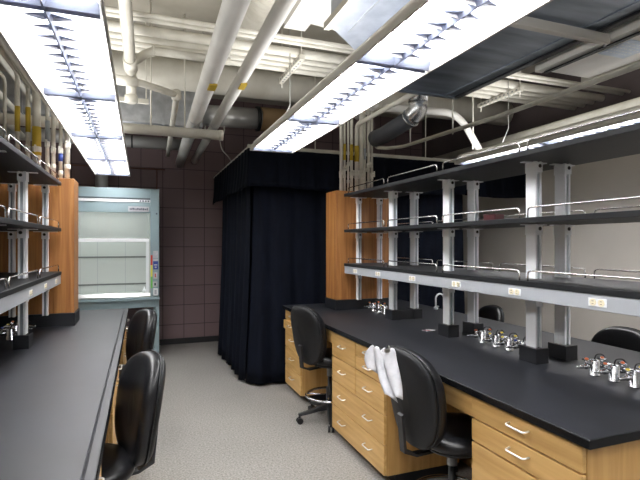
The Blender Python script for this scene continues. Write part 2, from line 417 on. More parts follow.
rack(mirror, (2.03, 2.83, 3.63), 4.36, 1.35, 4.39, [(1.40, 1.98), (2.04, 2.76), (2.82, 3.55), (3.62, 4.38)],
     (3.25, 3.72, 4.15), 'three-tier black shelf rack on the empty worktop by the fume hood', zs=(1.368, 1.722, 2.098), XF=1.955, px=(2.075, 2.30, 2.065, 2.295))

# ------------------------------------------------------------------ gas taps
def gas_tap(x, y, flip, col, label, group):
    t = thing('gas_tap', label, 'gas tap', (x, y, Z_T), R(flip), group)
    MB().lathe([(.027,0),(.027,.004),(.025,.006),(.025,.078),(.022,.082),(.010,.084)], n=20).build('body', 'chrome', t)
    for s in (-1, 1):
        pr = [(.011,.020),(.011,.036),(.017,.040),(.017,.060),(.012,.066),(.011,.074),(.013,.078),(.009,.086),(.0115,.090),(.008,.098),(.0095,.102),(.005,.116)]
        MB().lathe([(r*.85, s*h) for r, h in pr], (0, 0, .050), 'x', 14).build('nozzle', 'chrome', t)
        h = MB().cyl((s*.050, 0, .060), (s*.050, 0, .080), .007, n=10).tube([(s*.05, -.025, .082), (s*.05, 0, .081), (s*.05, .028, .083)], .006, 8).build('lever', 'chrome', t)
        MB().lathe([(.0095,.0865),(.0095,.092),(.004,.095)], (s*.05, 0, 0), n=12).build('index_cap', col, h)
    MB().tube([(0, .0, .082), (.01, .0, .108), (.05, .0, .108), (.07, 0, .085)], .004, 8, bend=.03).build('hook_tube', 'black', t)
cols = ['orange', 'orange', 'yel2', 'blue']
plan = [('open end of the worktop with taps', [(2.215, y) for y in (1.815, 1.705, 1.60)], 'in the row near the open worktop corner'),
        ('middle', [(2.215, y) for y in (2.68, 2.55, 2.43, 2.31)], 'in the middle row between two shelf posts'),
        ('curtain end', [(2.215, y) for y in (4.32, 4.20, 4.08)], 'in the row by the oak service box')]
order = ['first', 'second', 'third', 'fourth']
for nm, pts, where in plan:
    for i, (x, y) in enumerate(pts):
        k = len(pts)-1-i
        gas_tap(x, y, random.uniform(-14, 14), cols[i] if nm != 'middle' else ['orange','yel2','yel2','blue'][i],
                f'chrome gas tap {where}, {order[i]} counted from the curtain', 'chrome gas taps on the worktop')
for i, y in enumerate((4.22, 4.08, 3.94)):
    gas_tap(-.87, y, random.uniform(-14, 14), ['orange','yel2','blue'][i],
            f'chrome gas tap on the empty worktop, {order[i]} from the oak box by the fume hood', 'chrome gas taps by the fume hood')

t = thing('faucet', 'slim gooseneck faucet at the far edge of the tapped worktop', 'faucet', (2.87, 4.20, Z_T))
MB().lathe([(.022,0),(.022,.02),(.012,.03)]).build('base', 'white_metal', t)
MB().tube([(0,0,.02),(0,0,.11)] + [(.05-.05*math.cos(a*PI/8), 0, .11+.05*math.sin(a*PI/8)) for a in range(1,9)] + [(.10,0,.085)], .009, 10).build('spout', 'white_metal', t)
MB().box(-.006,.006,-.05,-.015,.03,.04).build('lever', 'white_metal', t)
t = thing('card', 'small white card with a red stripe lying on the worktop by a shelf post', 'card', (2.12, 3.20, Z_T+.0005), R(20))
MB().box(-.045,.045,-.03,.03,0,.004).build('sheet', 'paper', t)
MB().box(-.045,-.01,-.03,.03,.0042,.006).build('stripe', 'maroon', t)
tag(MB().box(2.25, 2.33, 2.60, 2.72, 1.7375, 1.80).build('box', 'maroon', bevel=.004), 'dark red box lying on the middle shelf of the tapped rack', 'box')

# ------------------------------------------------------------------ chairs (face local +Y)
def outline(w, h, n=40, p=2.6, taper=.18, zc=0.0):
    pts = []
    for k in range(n):
        a = 2*PI*k/n; c, s = math.cos(a), math.sin(a)
        x = math.copysign(abs(c)**(2/p), c); z = math.copysign(abs(s)**(2/p), s)
        ww = w*(1 + taper*z*.5 - .04)
        pts.append((x*ww/2, zc + z*h/2))
    return pts
def make_chair():
    t = thing('lab_chair', '', 'chair')
    lean = .16
    def back_fx(p):
        x, y, z = p
        return (x, y - .255 - lean*(z - .62) + .9*x*x - .35*(z-.80)**2*0 + .12*math.cos((z-.80)*5)*0, z)
    ol = outline(.45, .515, zc=.80)
    def slab(layers):
        mb = MB()
        mb.rings([[(x*s, y, .80+(z-.80)*s2) for x, z in ol] for y, s, s2 in layers], cap=True)
        return mb
    slab([(-.004,.965,.97),(.0,.99,.992),(.012,1,1),(.030,1,1),(.046,.975,.98),(.058,.91,.93),(.066,.78,.82),(.071,.55,.6),(.073,.25,.3)]).build('backrest', 'vinyl', t, fx=back_fx)
    slab([(-.034,.30,.35),(-.034,.7,.74),(-.030,.90,.92),(-.020,.975,.98),(-.006,.995,.996),(-.0045,.97,.975)]).build('back_shell', 'shell', t, fx=back_fx)
    MB().tube([back_fx((x*1.0, -.004, z)) for x, z in ol], .0045, 8, closed=True).build('piping', 'vinyl', t)
    # seat
    so = [(x, z) for x, z in outline(.47, .46, taper=0)]
    MB().rings([[(x*s, z*s+.02, h + .10*(max(0, -(z*s))**2)) for x, z in so] for s, h in
                ((.80,.535),(.96,.540),(1,.556),(1,.575),(.97,.592),(.88,.603),(.65,.607),(.3,.606))]).build('seat', 'vinyl', t)
    MB().rings([[(x*s, z*s+.02, h) for x, z in so] for s, h in ((.55,.505),(.80,.512),(.90,.534))]).build('seat_pan', 'black', t)
    # J bar
    j = MB()
    path = [(0,-.02,.50),(0,-.24,.495),(0,-.315,.525),(0,-.325,.62),(0,-.335,.72)]
    rr = []
    P = [Vector(p) for p in path]
    j.rings([[(p.x-.022, p.y+ (0 if i>2 else 0), p.z-.007),(p.x+.022, p.y, p.z-.007),(p.x+.022, p.y+(.014 if i>1 else 0), p.z+(.007 if i<3 else 0)),(p.x-.022, p.y+(.014 if i>1 else 0), p.z+(.007 if i<3 else 0))] for i, p in enumerate(P)], smooth=False)
    j.build('back_bar', 'black', t)
    MB().lathe([(.034,.12),(.034,.30),(.02,.305),(.02,.42)]).build('gas_column', 'black', t)
    MB().lathe([(.028,.40),(.028,.51),(.09,.512)]).build('column_sleeve', 'steel', t)
    fr = MB().tube([(.215*math.cos(2*PI*k/36), .215*math.sin(2*PI*k/36), .23) for k in range(36)], .011, 10, closed=True)
    for k in range(4):
        a = PI/4 + k*PI/2; fr.cyl((.03*math.cos(a), .03*math.sin(a), .23), (.21*math.cos(a), .21*math.sin(a), .23), .007, n=8)
    fr.build('foot_ring', 'chrome', t)
    for k in range(5):
        a = R(90+18) + k*2*PI/5; c, s = math.cos(a), math.sin(a)
        mb = MB()
        sec = []
        for r, z, w, h in ((.02,.135,.030,.035),(.12,.120,.026,.026),(.22,.095,.022,.018),(.295,.082,.020,.014)):
            cx, cy = r*c, r*s
            sec.append([(cx - s*w, cy + c*w, z-h), (cx + s*w, cy - c*w, z-h), (cx + s*w*.7, cy - c*w*.7, z+h*.6), (cx - s*w*.7, cy + c*w*.7, z+h*.6)])
        mb.rings(sec, smooth=False)
        leg = mb.build('leg', 'black', t, bevel=.004)
        cx, cy = .285*c, .285*s
        mb = MB().cyl((cx, cy, .07), (cx, cy, .045), .011, n=8)
        for o in (-.016, .016):
            mb.cyl((cx - s*(o-.009), cy + c*(o-.009), .027), (cx - s*(o+.009), cy + c*(o+.009), .027), .0268, n=14)
        mb.build('caster', 'black', leg)
    return t
first = make_chair()
chairs = [((1.58, 2.16), -88, 'black lab chair with white papers clipped to its backrest'),
          ((1.60, 3.99), -90+16, 'black lab chair in the knee space beside the black curtain'),
          ((-.245, 2.40), 90+17, 'black lab chair at the empty worktop, the larger one beside open floor'),
          ((-.235, 4.04), 90+18, 'black lab chair at the empty worktop in front of the fume hood'),
          ((3.02, 2.45), 90+4, 'black lab chair with only its top showing behind the tapped worktop corner'),
          ((2.98, 3.86), 90-10, 'black lab chair beyond the tapped worktop, glimpsed between the shelf posts')]
for i, ((x, y), rz, lab) in enumerate(chairs):
    o = first if i == 0 else copy_tree(first)
    o.location = (x, y, 0); o.rotation_euler = (0, 0, R(rz)); o['label'] = lab; o['group'] = 'black lab chairs'
    if x > 2: o.scale = (1, 1, .925)

# papers clipped over the near chair's back, at its far upper corner
t = thing('papers', 'white papers clipped to the upper corner of a chair back', 'papers', (1.225, 2.205, 1.045))
def sheet(y0, y1, w0, w1, ln, ph, x0):
    def fn(u, v):
        w = w0 + (w1-w0)*v
        return (x0 + .014*math.sin(u*9+ph+v*3)*(.4+v) - .012*v - (u-.5)*w*.75, y0 + (y1-y0)*v**1.2 + (u-.5)*w, -ln*v - .02*abs(u-.5)*(1-v) + .018*math.sin(u*9+ph) + .02*abs(u-.4)*v)
    return MB().grid(fn, 10, 14)
sheet(.0, -.13, .105, .065, .225, 0, -.035).build('sheet', 'paper', t, solid=.0012)
sheet(.045, .01, .085, .095, .125, 1.6, -.065).build('sheet', 'paper', t, solid=.0012)
MB().box(-.045,.012,-.028,-.012,-.012,.004).tube([(-.02,-.03,.003),(-.02,-.028,.022),(-.02,-.018,.022),(-.02,-.014,.003)], .002, 6).build('clip', 'steel', t)

# ------------------------------------------------------------------ curtains
def drape(path, z0, z1, amp, per, flare=0.0, seed=0, nz=14, drop=None):
    """path = list of (x, y); folds grow towards the hem"""
    rnd = random.Random(seed)
    P = [Vector((a, b, 0)) for a, b in path]; L_ = [0]
    for i in range(1, len(P)): L_.append(L_[-1] + (P[i]-P[i-1]).length)
    tot = L_[-1]; nu = int(tot/.022)
    ph = [rnd.uniform(0, 6.28) for _ in range(4)]
    def at(s):
        for i in range(1, len(P)):
            if s <= L_[i] + 1e-6:
                d = (P[i]-P[i-1]); k = (s-L_[i-1])/max(1e-6, L_[i]-L_[i-1])
                q = P[i-1] + d*k; d.normalize(); return q, Vector((d.y, -d.x, 0))
        return P[-1], Vector((0,-1,0))
    def fn(u, v):
        s = u*tot; q, nrm = at(s)
        # soften the corner normals
        q2, n2 = at(max(0, s-.06)); q3, n3 = at(min(tot, s+.06)); nrm = (nrm+n2+n3).normalized()
        k = .35 + .65*v
        w = math.sin(2*PI*s/per + ph[0] + 1.3*math.sin(s*2.1+ph[1])) + .45*math.sin(2*PI*s/(per*.43) + ph[2] + v*1.2) + .25*math.sin(3.1*s+ph[3])
        off = amp*k*w + flare*v*v
        p = q + nrm*off
        zz = z1 + (z0-z1)*v
        if drop: zz += drop(s)*v
        return (p.x, p.y, zz)
    return MB().grid(fn, nu, nz)
o = drape([(1.10, 6.80), (1.15, 5.9), (1.16, 5.34)], .03, 2.62, .024, .27, flare=.07, seed=3, nz=18).build('curtain', 'drape', solid=.004)
tag(o, 'black curtain along the enclosure side facing the fume hood', 'curtain')
o = drape([(1.195, 5.55), (1.20, 5.36), (1.27, 5.27), (4.02, 5.27)], .025, 2.62, .018, .34, flare=.085, seed=5, nz=18).build('curtain', 'drape', solid=.004)
tag(o, 'black curtain hanging across the enclosure front behind the oak service box', 'curtain')
o = drape([(1.10, 7.74), (1.10, 5.16), (5.0, 5.16)], 2.215, 2.645, .012, .21, flare=.03, seed=9, nz=8, drop=lambda s: .012*math.sin(s*5)).build('valance', 'drape', solid=.004)
tag(o, 'short gathered black valance around the top of the curtain enclosure', 'curtain')
t = thing('curtain_rail', 'white metal rail frame carrying the black curtains', 'curtain rail', (1.13, 5.2, 2.65))
fx = shift((1.13, 5.2, 2.65))
MB().box(1.105, 5.045, 5.18, 5.225, 2.64, 2.69).build('front_rail', 'pipe', t, fx=fx)
MB().box(1.105, 1.13, 5.226, 7.84, 2.648, 2.672).build('side_rail', 'pipe', t, fx=fx)
MB().cyl((4.20, 5.24, .0), (4.20, 5.24, 2.64), .012, n=10).build('upright', 'pipe', t, fx=fx)
for x in (1.9, 3.4): MB().cyl((x, 5.2, 2.69), (x, 5.2, ZC), .006, n=6).build('hanger', 'pipe', t, fx=fx)

# ------------------------------------------------------------------ fume hood
HX0, HX1, HY0, HY1 = -1.30, .24, 7.05, 7.83
t = thing('fume_hood', 'pale blue-grey fume hood with glass sash against the dark block wall', 'fume hood', (-.53, 7.44, 0))
fx = shift((-.53, 7.44, 0)); B = lambda *a: MB().box(*a)
B(HX1-.115, HX1, HY0, HY1, .84, 2.355).build('side_post', 'teal', t, fx=fx, bevel=.004)
B(HX0, HX0+.115, HY0, HY1, .84, 2.355).build('side_post', 'teal', t, fx=fx, bevel=.004)
hd = B(HX0+.1155, HX1-.1155, HY0+.004, HY0+.06, 2.02, 2.355).build('header', 'teal', t, fx=fx, bevel=.003)
B(HX0+.13, HX1-.12, HY0-.004, HY0+.0038, 2.165, 2.20).build('header_strip', 'whiteplate', hd, fx=fx)
B(HX0+.13, HX1-.12, HY0-.002, HY0+.0035, 2.2005, 2.225).build('header_groove', 'tealdark', hd, fx=fx)
g = MB()
for k in range(4): g.box(-.02+k*.035, .004+k*.035, HY0-.006, HY0-.0042, 2.172, 2.192)
g.build('header_grille', 'ink', hd, fx=fx)
lb = B(-.165, .105, HY0-.004, HY0+.0036, 2.035, 2.105).build('name_plate', 'paper', hd, fx=fx)
g = MB(); rnd = random.Random(4); x = -.145
while x < .08:
    w = rnd.uniform(.008, .022)
    if not -.045 < x < -.03: g.box(x, x+w, HY0-.0052, HY0-.0042, 2.058+rnd.uniform(-.004,.003), 2.082+rnd.uniform(-.004,.006))
    x += w+.006
g.build('name_plate_print', 'ink', lb, fx=fx)
B(HX0+.1155, HX1-.1155, HY0+.061, HY1-.001, 2.30, 2.354).build('roof', 'teal', t, fx=fx)
B(HX0+.1155, HX1-.1155, HY1-.12, HY1-.105, .86, 2.299).build('baffle', 'liner', t, fx=fx)
for z in (1.39, .985): B(HX0+.12, HX1-.12, HY1-.124, HY1-.1202, z-.012, z+.012).build('baffle_slot', 'linergrey', t, fx=fx)
for x in (-.22, -.83, -.60): B(x-.003, x+.003, HY1-.1225, HY1-.1202, .87, 2.29).build('baffle_seam', 'raceway', t, fx=fx)
for xa, xb in ((HX0+.1157, HX0+.13), (HX1-.13, HX1-.1157)): B(xa, xb, HY0+.1, HY1-.125, .86, 2.29).build('side_liner', 'liner', t, fx=fx)
s_ = B(HX0+.135, HX1-.135, HY0+.066, HY0+.072, 1.66, 2.29).build('sash', 'glass', t, fx=fx)
B(HX0+.135, HX1-.135, HY0+.055, HY0+.085, 1.615, 1.66).build('sash_bar', 'whiteplate', s_, fx=fx, bevel=.004)
B(HX1-.175, HX1-.135, HY0+.09, HY0+.10, .90, 1.615).build('sash_guide', 'whiteplate', t, fx=fx)
B(HX0+.1157, HX1-.1157, HY0+.0, HY1-.126, .81, .859).build('work_surface', 'liner', t, fx=fx)
MB().prism([(HY0-.02, .862), (HY0+.10, .862), (HY0+.09, .895), (HY0+.02, .905)], 'x', HX0+.117, HX1-.117).build('airfoil', 'steel', t, fx=fx)
B(HX0-.01, HX1+.006, HY0-.035, HY0-.0005, .805, .845).build('front_ledge', 'teal', t, fx=fx, bevel=.006)
B(HX0, HX1, HY0+.01, HY1, .70, .804).build('apron', 'teal', t, fx=fx)
for xa, xb in ((HX0, HX0+.06), (HX1-.06, HX1)):
    for ya in (HY0+.01, HY1-.07): B(xa, xb, ya, ya+.06, .001, .699).build('leg', 'teal', t, fx=fx)
B(HX0+.0605, HX1-.0605, HY0+.02, HY1-.01, .06, .11).build('lower_shelf', 'teal', t, fx=fx)
fl = MB().lathe([(.03,0),(.035,.03),(.02,.05),(.008,.07),(.008,.09)], (.045, HY1-.3, .86)).build('flask', 'whiteplate', fx=None)
tag(fl, 'small white flask inside the fume hood near its sash guide', 'flask')
st = HX1-.115
P_ = lambda a, b, z0, z1, m, nm: B(a, b, HY0-.003, HY0-.0003, z0, z1).build(nm, m, t, fx=fx)
P_(st+.035, st+.10, 1.39, 1.49, 'paper', 'notice')
P_(st+.035, st+.10, 1.23, 1.345, 'blue', 'blue_sign')
B(st+.045, st+.09, HY0-.0042, HY0-.0031, 1.285, 1.30).build('blue_sign_print', 'paper', t, fx=fx)
B(st+.055, st+.08, HY0-.0042, HY0-.0031, 1.25, 1.27).build('blue_sign_print', 'paper', t, fx=fx)
P_(st+.035, st+.10, 1.346, 1.38, 'paper', 'blue_sign_top')
P_(st+.001, st+.026, 1.29, 1.43, 'red', 'red_strip')
P_(st+.001, st+.026, 1.13, 1.289, 'yelgreen', 'lime_strip')
P_(st+.001, st+.026, .97, 1.129, 'green', 'green_strip')
P_(st+.038, st+.09, 1.10, 1.19, 'paper', 'warning_sticker')
B(st+.055, st+.07, HY0-.0042, HY0-.0031, 1.12, 1.17).build('warning_print', 'red', t, fx=fx)
P_(st+.03, st+.09, .985, 1.06, 'paper', 'switch_plate')
B(st+.048, st+.072, HY0-.008, HY0-.0031, 1.005, 1.04).build('switch', 'ink', t, fx=fx)
bx_ = B(st+.035, st+.095, HY0-.03, HY0-.0003, .865, .965).build('outlet_box', 'whiteplate', t, fx=fx, bevel=.004)
B(st+.05, st+.08, HY0-.0315, HY0-.0302, .885, .945).build('outlet_face', 'raceway', bx_, fx=fx)
B(st+.07, st+.09, HY0-.003, HY0-.0003, 2.00, 2.02).build('screw', 'ink', t, fx=fx)
ld = bpy.data.lights.new('hood_lamp', 'AREA'); ld.shape = 'RECTANGLE'; ld.size = 1.0; ld.size_y = .15; ld.energy = 2.8; ld.color = (.96, 1, .97)
lo = bpy.data.objects.new('hood_lamp', ld); COL.objects.link(lo); lo.location = (-.53, 7.40, 2.27)
t = thing('exhaust_duct', 'round silver exhaust duct rising from the fume hood roof', 'duct', (-.53, 7.50, 2.356))
MB().lathe([(.10,0),(.10,.02),(.085,.022),(.085,.5),(.09,.505),(.09,.53),(.085,.535),(.085,1.55)], n=24).build('pipe', 'ductsteel', t)

# ------------------------------------------------------------------ ceiling services
def pipe(pts, r, label, material='pipe', name='pipe', cat='pipe', bend=0.0, group=None, extras=(), n=14):
    p0 = pts[0]
    t = thing(name, label, cat, p0, 0, group); fx = shift(p0)
    MB().tube(pts, r, n, bend=bend).build('run', material, t, fx=fx)
    for nm, mb, mt in extras: mb.build(nm, mt, t, fx=fx)
    return t
def band(p, q, t0, t1, r): # a sleeve round the segment p-q
    p, q = Vector(p), Vector(q); return MB().cyl(p.lerp(q, t0), p.lerp(q, t1), r, n=18)

# two jacketed mains running to the back wall
A0, A1 = (.435, .6, 2.885), (.573, 7.84, 2.86)
pipe([A0, A1], .068, 'thick white insulated main above the aisle with yellow marker, the wider of two', 'pipe2', n=24,
     extras=[('joint', band(A0, A1, .60, .604, .071), 'steel'), ('marker', MB().box(.486, .545, 3.66, 3.80, 2.797, 2.812), 'yellow')])
B0, B1 = (.735, .6, 2.955), (.80, 7.84, 2.915)
pipe([B0, B1], .05, 'thinner white insulated main beside the wide one, also with yellow marker', 'pipe2', n=24,
     extras=[('joint', band(B0, B1, .66, .664, .053), 'steel'), ('marker', MB().box(.755, .805, 3.80, 3.94, 2.877, 2.892), 'yellow')])
# sloping drain with cleanouts
C0, C1 = (-.135, 1.2, 3.38), (-.075, 4.12, 2.985)
pipe([C0, C1], .042, 'sloping white drain pipe beside the long light row, ending in a capped fitting', extras=[('hanger', MB().cyl((-.1, 3.0, 3.14), (-.1, 3.0, ZC), .005, n=6), 'pipe'),
    ('coupling', band(C0, C1, .93, .985, .052), 'pipe'), ('cap', MB().lathe([(.038,0),(.05,.01),(.05,.06),(.03,.075)], (-.075, 4.20, 2.75)), 'pipe'),
    ('riser', MB().cyl((-.075, 4.20, 2.80), (-.075, 4.16, 2.99), .040), 'pipe')])
pipe([(-.06, 4.06, 3.04), (.03, 4.10, 3.13), (.10, 4.12, 3.175), (.72, 4.12, 3.17)], .034, 'white branch pipe turning off the sloping drain below the pipe bundle', bend=.05,
     extras=[('coupling', MB().cyl((.085, 4.12, 3.175), (.105, 4.12, 3.175), .047), 'pipe')])
pipe([(-.45, 4.02, 2.87), (-.12, 4.02, 2.875), (.0, 4.08, 2.885), (.30, 4.42, 2.92), (.37, 7.4, 2.90)], .029, 'white branch pipe bending beneath the drain and running to the back wall', bend=.05,
     extras=[('tee', MB().cyl((-.20, 4.02, 2.873), (-.03, 4.05, 2.88), .038), 'pipe'), ('elbow', MB().lathe([(.02,-.05),(.042,-.035),(.045,0),(.042,.035),(.02,.05)], (.295, 4.42, 2.92)), 'pipe')])
# bundle of five pipes across the room on strut trapezes
for i, (y, r) in enumerate(((3.70, .018), (3.78, .020), (4.03, .040), (4.16, .030), (4.28, .030), (4.41, .036))):
    pipe([(XL+.01, y, 3.25+r), (XR-.01, y, 3.25+r)], r, f'white pipe of the bundle crossing the room, {["first and thinnest","second thin one","third and widest","fourth","fifth","last"][i]} from the camera side', group='pipe bundle crossing the room')
for x, w in ((1.32, 'next to the central light row'), (3.76, 'beyond the dark duct'), (-1.8, 'over the empty worktop rack')):
    t = thing('strut_trapeze', f'perforated strut trapeze under the pipe bundle {w}', 'strut', (x, 4.2, 3.21), 0, 'pipe bundle trapezes')
    fx = shift((x, 4.2, 3.21))
    s_ = MB().box(x-.022, x+.022, 3.94, 4.62, 3.206, 3.2495).build('channel', 'pipe', t, fx=fx)
    h = MB()
    for k in range(10):
        h.box(x-.0235, x-.0221, 3.98+k*.062, 4.005+k*.062, 3.220, 3.236); h.box(x-.008, x+.008, 3.98+k*.062, 4.005+k*.062, 3.2045, 3.2059)
    h.build('perforation', 'linergrey', s_, fx=fx)
    for y in (3.965, 4.58): MB().cyl((x, y, 3.15), (x, y, ZC), .006, n=8).build('rod', 'pipe', t, fx=fx)
# large ducts
t = pipe([(-3.5, 5.5, 3.47), (4.95, 5.5, 3.47)], .165, 'large round cream duct crossing the room behind the pipe bundle', 'duct', 'duct', 'duct', n=28,
     extras=[('joint', MB().cyl((x, 5.5, 3.47), (x+.03, 5.5, 3.47), .172, n=28), 'duct') for x in (-.6, 1.0, 2.4)])
t = thing('duct', 'rectangular galvanised duct in front of the back wall', 'duct', (-1.5, 6.3, 3.1)); fx = shift((-1.5, 6.3, 3.1))
MB().box(-3.4, .75, 6.3, 6.75, 3.10, 3.56).build('body', 'galv', t, fx=fx)
for x in (-1.3, .25): MB().box(x, x+.03, 6.285, 6.765, 3.085, 3.575).build('flange', 'galv', t, fx=fx)
pipe([(-3.4, 7.3, 3.05), (.62, 7.3, 3.05)], .085, 'slim round silver duct along the back wall', 'ductsteel', 'duct', 'duct', n=24,
     extras=[('strap', MB().cyl((-.13, 7.3, 3.05), (-.11, 7.3, 3.05), .09, n=24), 'black')])
pipe([(.76, 6.5, 3.31), (1.56, 6.5, 3.33)], .14, 'short round silver duct behind the two jacketed mains', 'ductsteel', 'duct', 'duct', n=24,
     extras=[('flange', MB().cyl((1.50, 6.5, 3.328), (1.54, 6.5, 3.33), .17, n=24), 'black'), ('wrap', MB().cyl((1.56, 6.5, 3.33), (2.2, 6.5, 3.33), .165, n=20), 'cardboard')])
pipe([(-3.3, 5.0, 2.712), (.79, 5.0, 2.722)], .05, 'cream pipe crossing just below the two jacketed mains', 'pipe', n=18,
     extras=[('cap', MB().cyl((.76, 5.0, 2.722), (.80, 5.0, 2.722), .055), 'pipe')])
t = thing('strut', 'short cream strut hung on one rod in front of the galvanised duct', 'strut', (-.0, 5.2, 3.12)); fx = shift((0, 5.2, 3.12))
MB().box(-.35, .075, 5.18, 5.22, 3.03, 3.075).build('channel', 'pipe', t, fx=fx)
MB().cyl((.05, 5.2, 3.02), (.05, 5.2, ZC), .006, n=8).build('rod', 'pipe', t, fx=fx)
# flexible duct
n_ = 330; pts = []; rr = []
for k in range(n_):
    f = k/(n_-1); pts.append((.968 + .02*math.sin(f*4), 1.9 + 3.0*f, 3.70 - .02*f)); rr.append(.118 + .014*math.sin(k*.9))
t = thing('flexible_duct', 'ribbed cream flexible duct above the jacketed mains', 'duct', pts[0]); MB().tube(pts, rr, 20).build('hose', 'duct', t, fx=shift(pts[0]))
# white wrapped box duct with a stepped end
t = thing('duct', 'flat white wrapped duct with a notched end near the ribbed flexible duct', 'duct', (1.0, 2.0, 3.4)); fx = shift((1.0, 2.0, 3.4))
MB().prism([(1.13, -.5), (1.13, 3.87), (1.32, 3.87), (1.32, 3.72), (1.75, 3.80), (1.75, -.5)], 'z', 3.42, 3.80).build('body', 'deckwhite', t, fx=fx)
for y in (.6, 2.6): MB().cyl((1.3, y, 3.8), (1.3, y, ZC), .006, n=8).build('rod', 'pipe', t, fx=fx)
# bright galvanised duct right above the central light row
t = thing('duct', 'bright galvanised tapering duct tucked above the central light row', 'duct', (1.4, 2.0, 3.05)); fx = shift((1.4, 2.0, 3.05))
M['galvbright'] = noisy(mat('new_galvanised_sheet', (.6, .64, .7), .35, .55), (.40, .44, .52), (.50, .54, .62), (4, 4, 4), nscale=2)
MB().prism([(1.19, -.6), (1.19, 2.95), (1.60, 3.34), (1.64, 3.34), (1.64, -.6)], 'z', 3.05, 3.40).build('body', 'galvbright', t, fx=fx)
MB().box(1.325, 1.332, -.6, 2.98, 3.044, 3.0499).build('seam', 'galv', t, fx=fx)
MB().box(1.15, 1.1895, -.6, 2.98, 3.035, 3.08).build('flange', 'duct', t, fx=fx)
for y in (.6, 2.4): MB().cyl((1.4, y, 3.4002), (1.4, y, 3.4198), .03, n=8).build('rod', 'pipe', t, fx=fx)
# dark main duct
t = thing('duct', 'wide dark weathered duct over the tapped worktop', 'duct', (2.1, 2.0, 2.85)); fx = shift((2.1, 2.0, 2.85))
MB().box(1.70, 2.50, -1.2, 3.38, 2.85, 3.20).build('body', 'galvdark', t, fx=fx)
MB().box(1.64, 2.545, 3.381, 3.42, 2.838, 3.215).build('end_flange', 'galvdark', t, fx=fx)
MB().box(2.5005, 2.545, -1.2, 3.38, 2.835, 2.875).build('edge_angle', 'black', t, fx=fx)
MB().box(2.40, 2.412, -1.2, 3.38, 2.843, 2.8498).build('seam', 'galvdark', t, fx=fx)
t = thing('strut_trapeze', 'grey strut trapeze slung under the wide dark duct', 'strut', (2.0, 2.0, 2.8)); fx = shift((2.0, 2.0, 2.8))
MB().box(1.64, 2.595, 2.02, 2.062, 2.780, 2.8345).build('channel', 'fixture', t, fx=fx, bevel=.004)
for x in (1.67, 2.573): MB().cyl((x, 2.04, 2.765), (x, 2.04, ZC), .008, n=8).build('rod', 'galv', t, fx=fx)
# cream box duct (terminal unit) with a pale sticker
t = thing('air_unit', 'cream boxed air unit with a pale blue sticker beside the dark duct', 'air unit', (2.9, 1.5, 2.8)); fx = shift((2.9, 1.5, 2.8))
MB().box(2.66, 3.06, .2, 2.55, 2.80, 3.15).build('body', 'deckwhite', t, fx=fx, bevel=.003)
MB().box(2.60, 2.6595, .2, 2.60, 2.805, 2.85).build('side_trim', 'deckwhite', t, fx=fx)
MB().box(2.640, 2.668, .2, 2.56, 2.790, 2.7995).build('seam', 'black', t, fx=fx)
MB().box(3.0605, 3.10, .2, 2.62, 2.79, 2.85).build('lower_rail', 'duct', t, fx=fx)
M['sticker'] = mat('pale_blue_sticker', (.50, .60, .74), .4)
lb = MB().box(2.70, 2.93, 1.97, 2.19, 2.7965, 2.7995).build('sticker', 'sticker', t, fx=fx)
g = MB(); rnd = random.Random(2)
for r_ in range(5):
    x = 2.715
    while x < 2.90:
        w = rnd.uniform(.008, .03); g.box(x, x+w, 2.005+r_*.034, 2.012+r_*.034, 2.7958, 2.7964); x += w+.012
g.box(2.7145, 2.7158, 2.004, 2.15, 2.7958, 2.7964).build('sticker_lettering', 'whiteplate', lb, fx=fx)
for x, y in ((2.70, 2.35), (3.02, 2.35), (2.70, .7), (3.02, .7)): MB().cyl((x, y, 3.15), (x, y, ZC), .006, n=8).build('rod', 'pipe', t, fx=fx)
sp_ = []
for k in range(60):
    a = k*2*PI/10; sp_.append((2.60+.02*math.cos(a), 1.80+.02*math.sin(a), 2.87+k*.0048))
pipe(sp_, .007, 'coiled cream hose next to the boxed air unit', 'pipe', 'coiled_hose', 'hose', n=8)
# round silver elbow under the dark duct's end
t = thing('duct_elbow', 'round silver duct elbow dropping behind the dark duct end', 'duct', (2.39, 3.75, 2.8)); fx = shift((2.39, 3.75, 2.8))
MB().tube([(2.39, 3.78, 3.10), (2.39, 3.78, 2.90)], .088, 22).build('collar', 'newsteel', t, fx=fx)
MB().tube([(2.39, 3.78, 2.8995), (2.39, 3.78, 2.82), (2.372, 3.88, 2.775)], .086, 22, bend=.06).build('elbow', 'newsteel', t, fx=fx)
MB().tube([(2.371, 3.886, 2.772), (2.30, 4.27, 2.69), (2.27, 4.42, 2.68)], .083, 22, bend=.05).build('flexible_tail', 'darkflex', t, fx=fx)
MB().tube([(2.3725, 3.876, 2.777), (2.3705, 3.888, 2.7715)], .092, 22).build('seam_ring', 'newsteel', t, fx=fx)
MB().box(2.2, 2.58, 3.43, 3.87, 3.10, 3.21).build('take_off', 'galvdark', t, fx=fx)
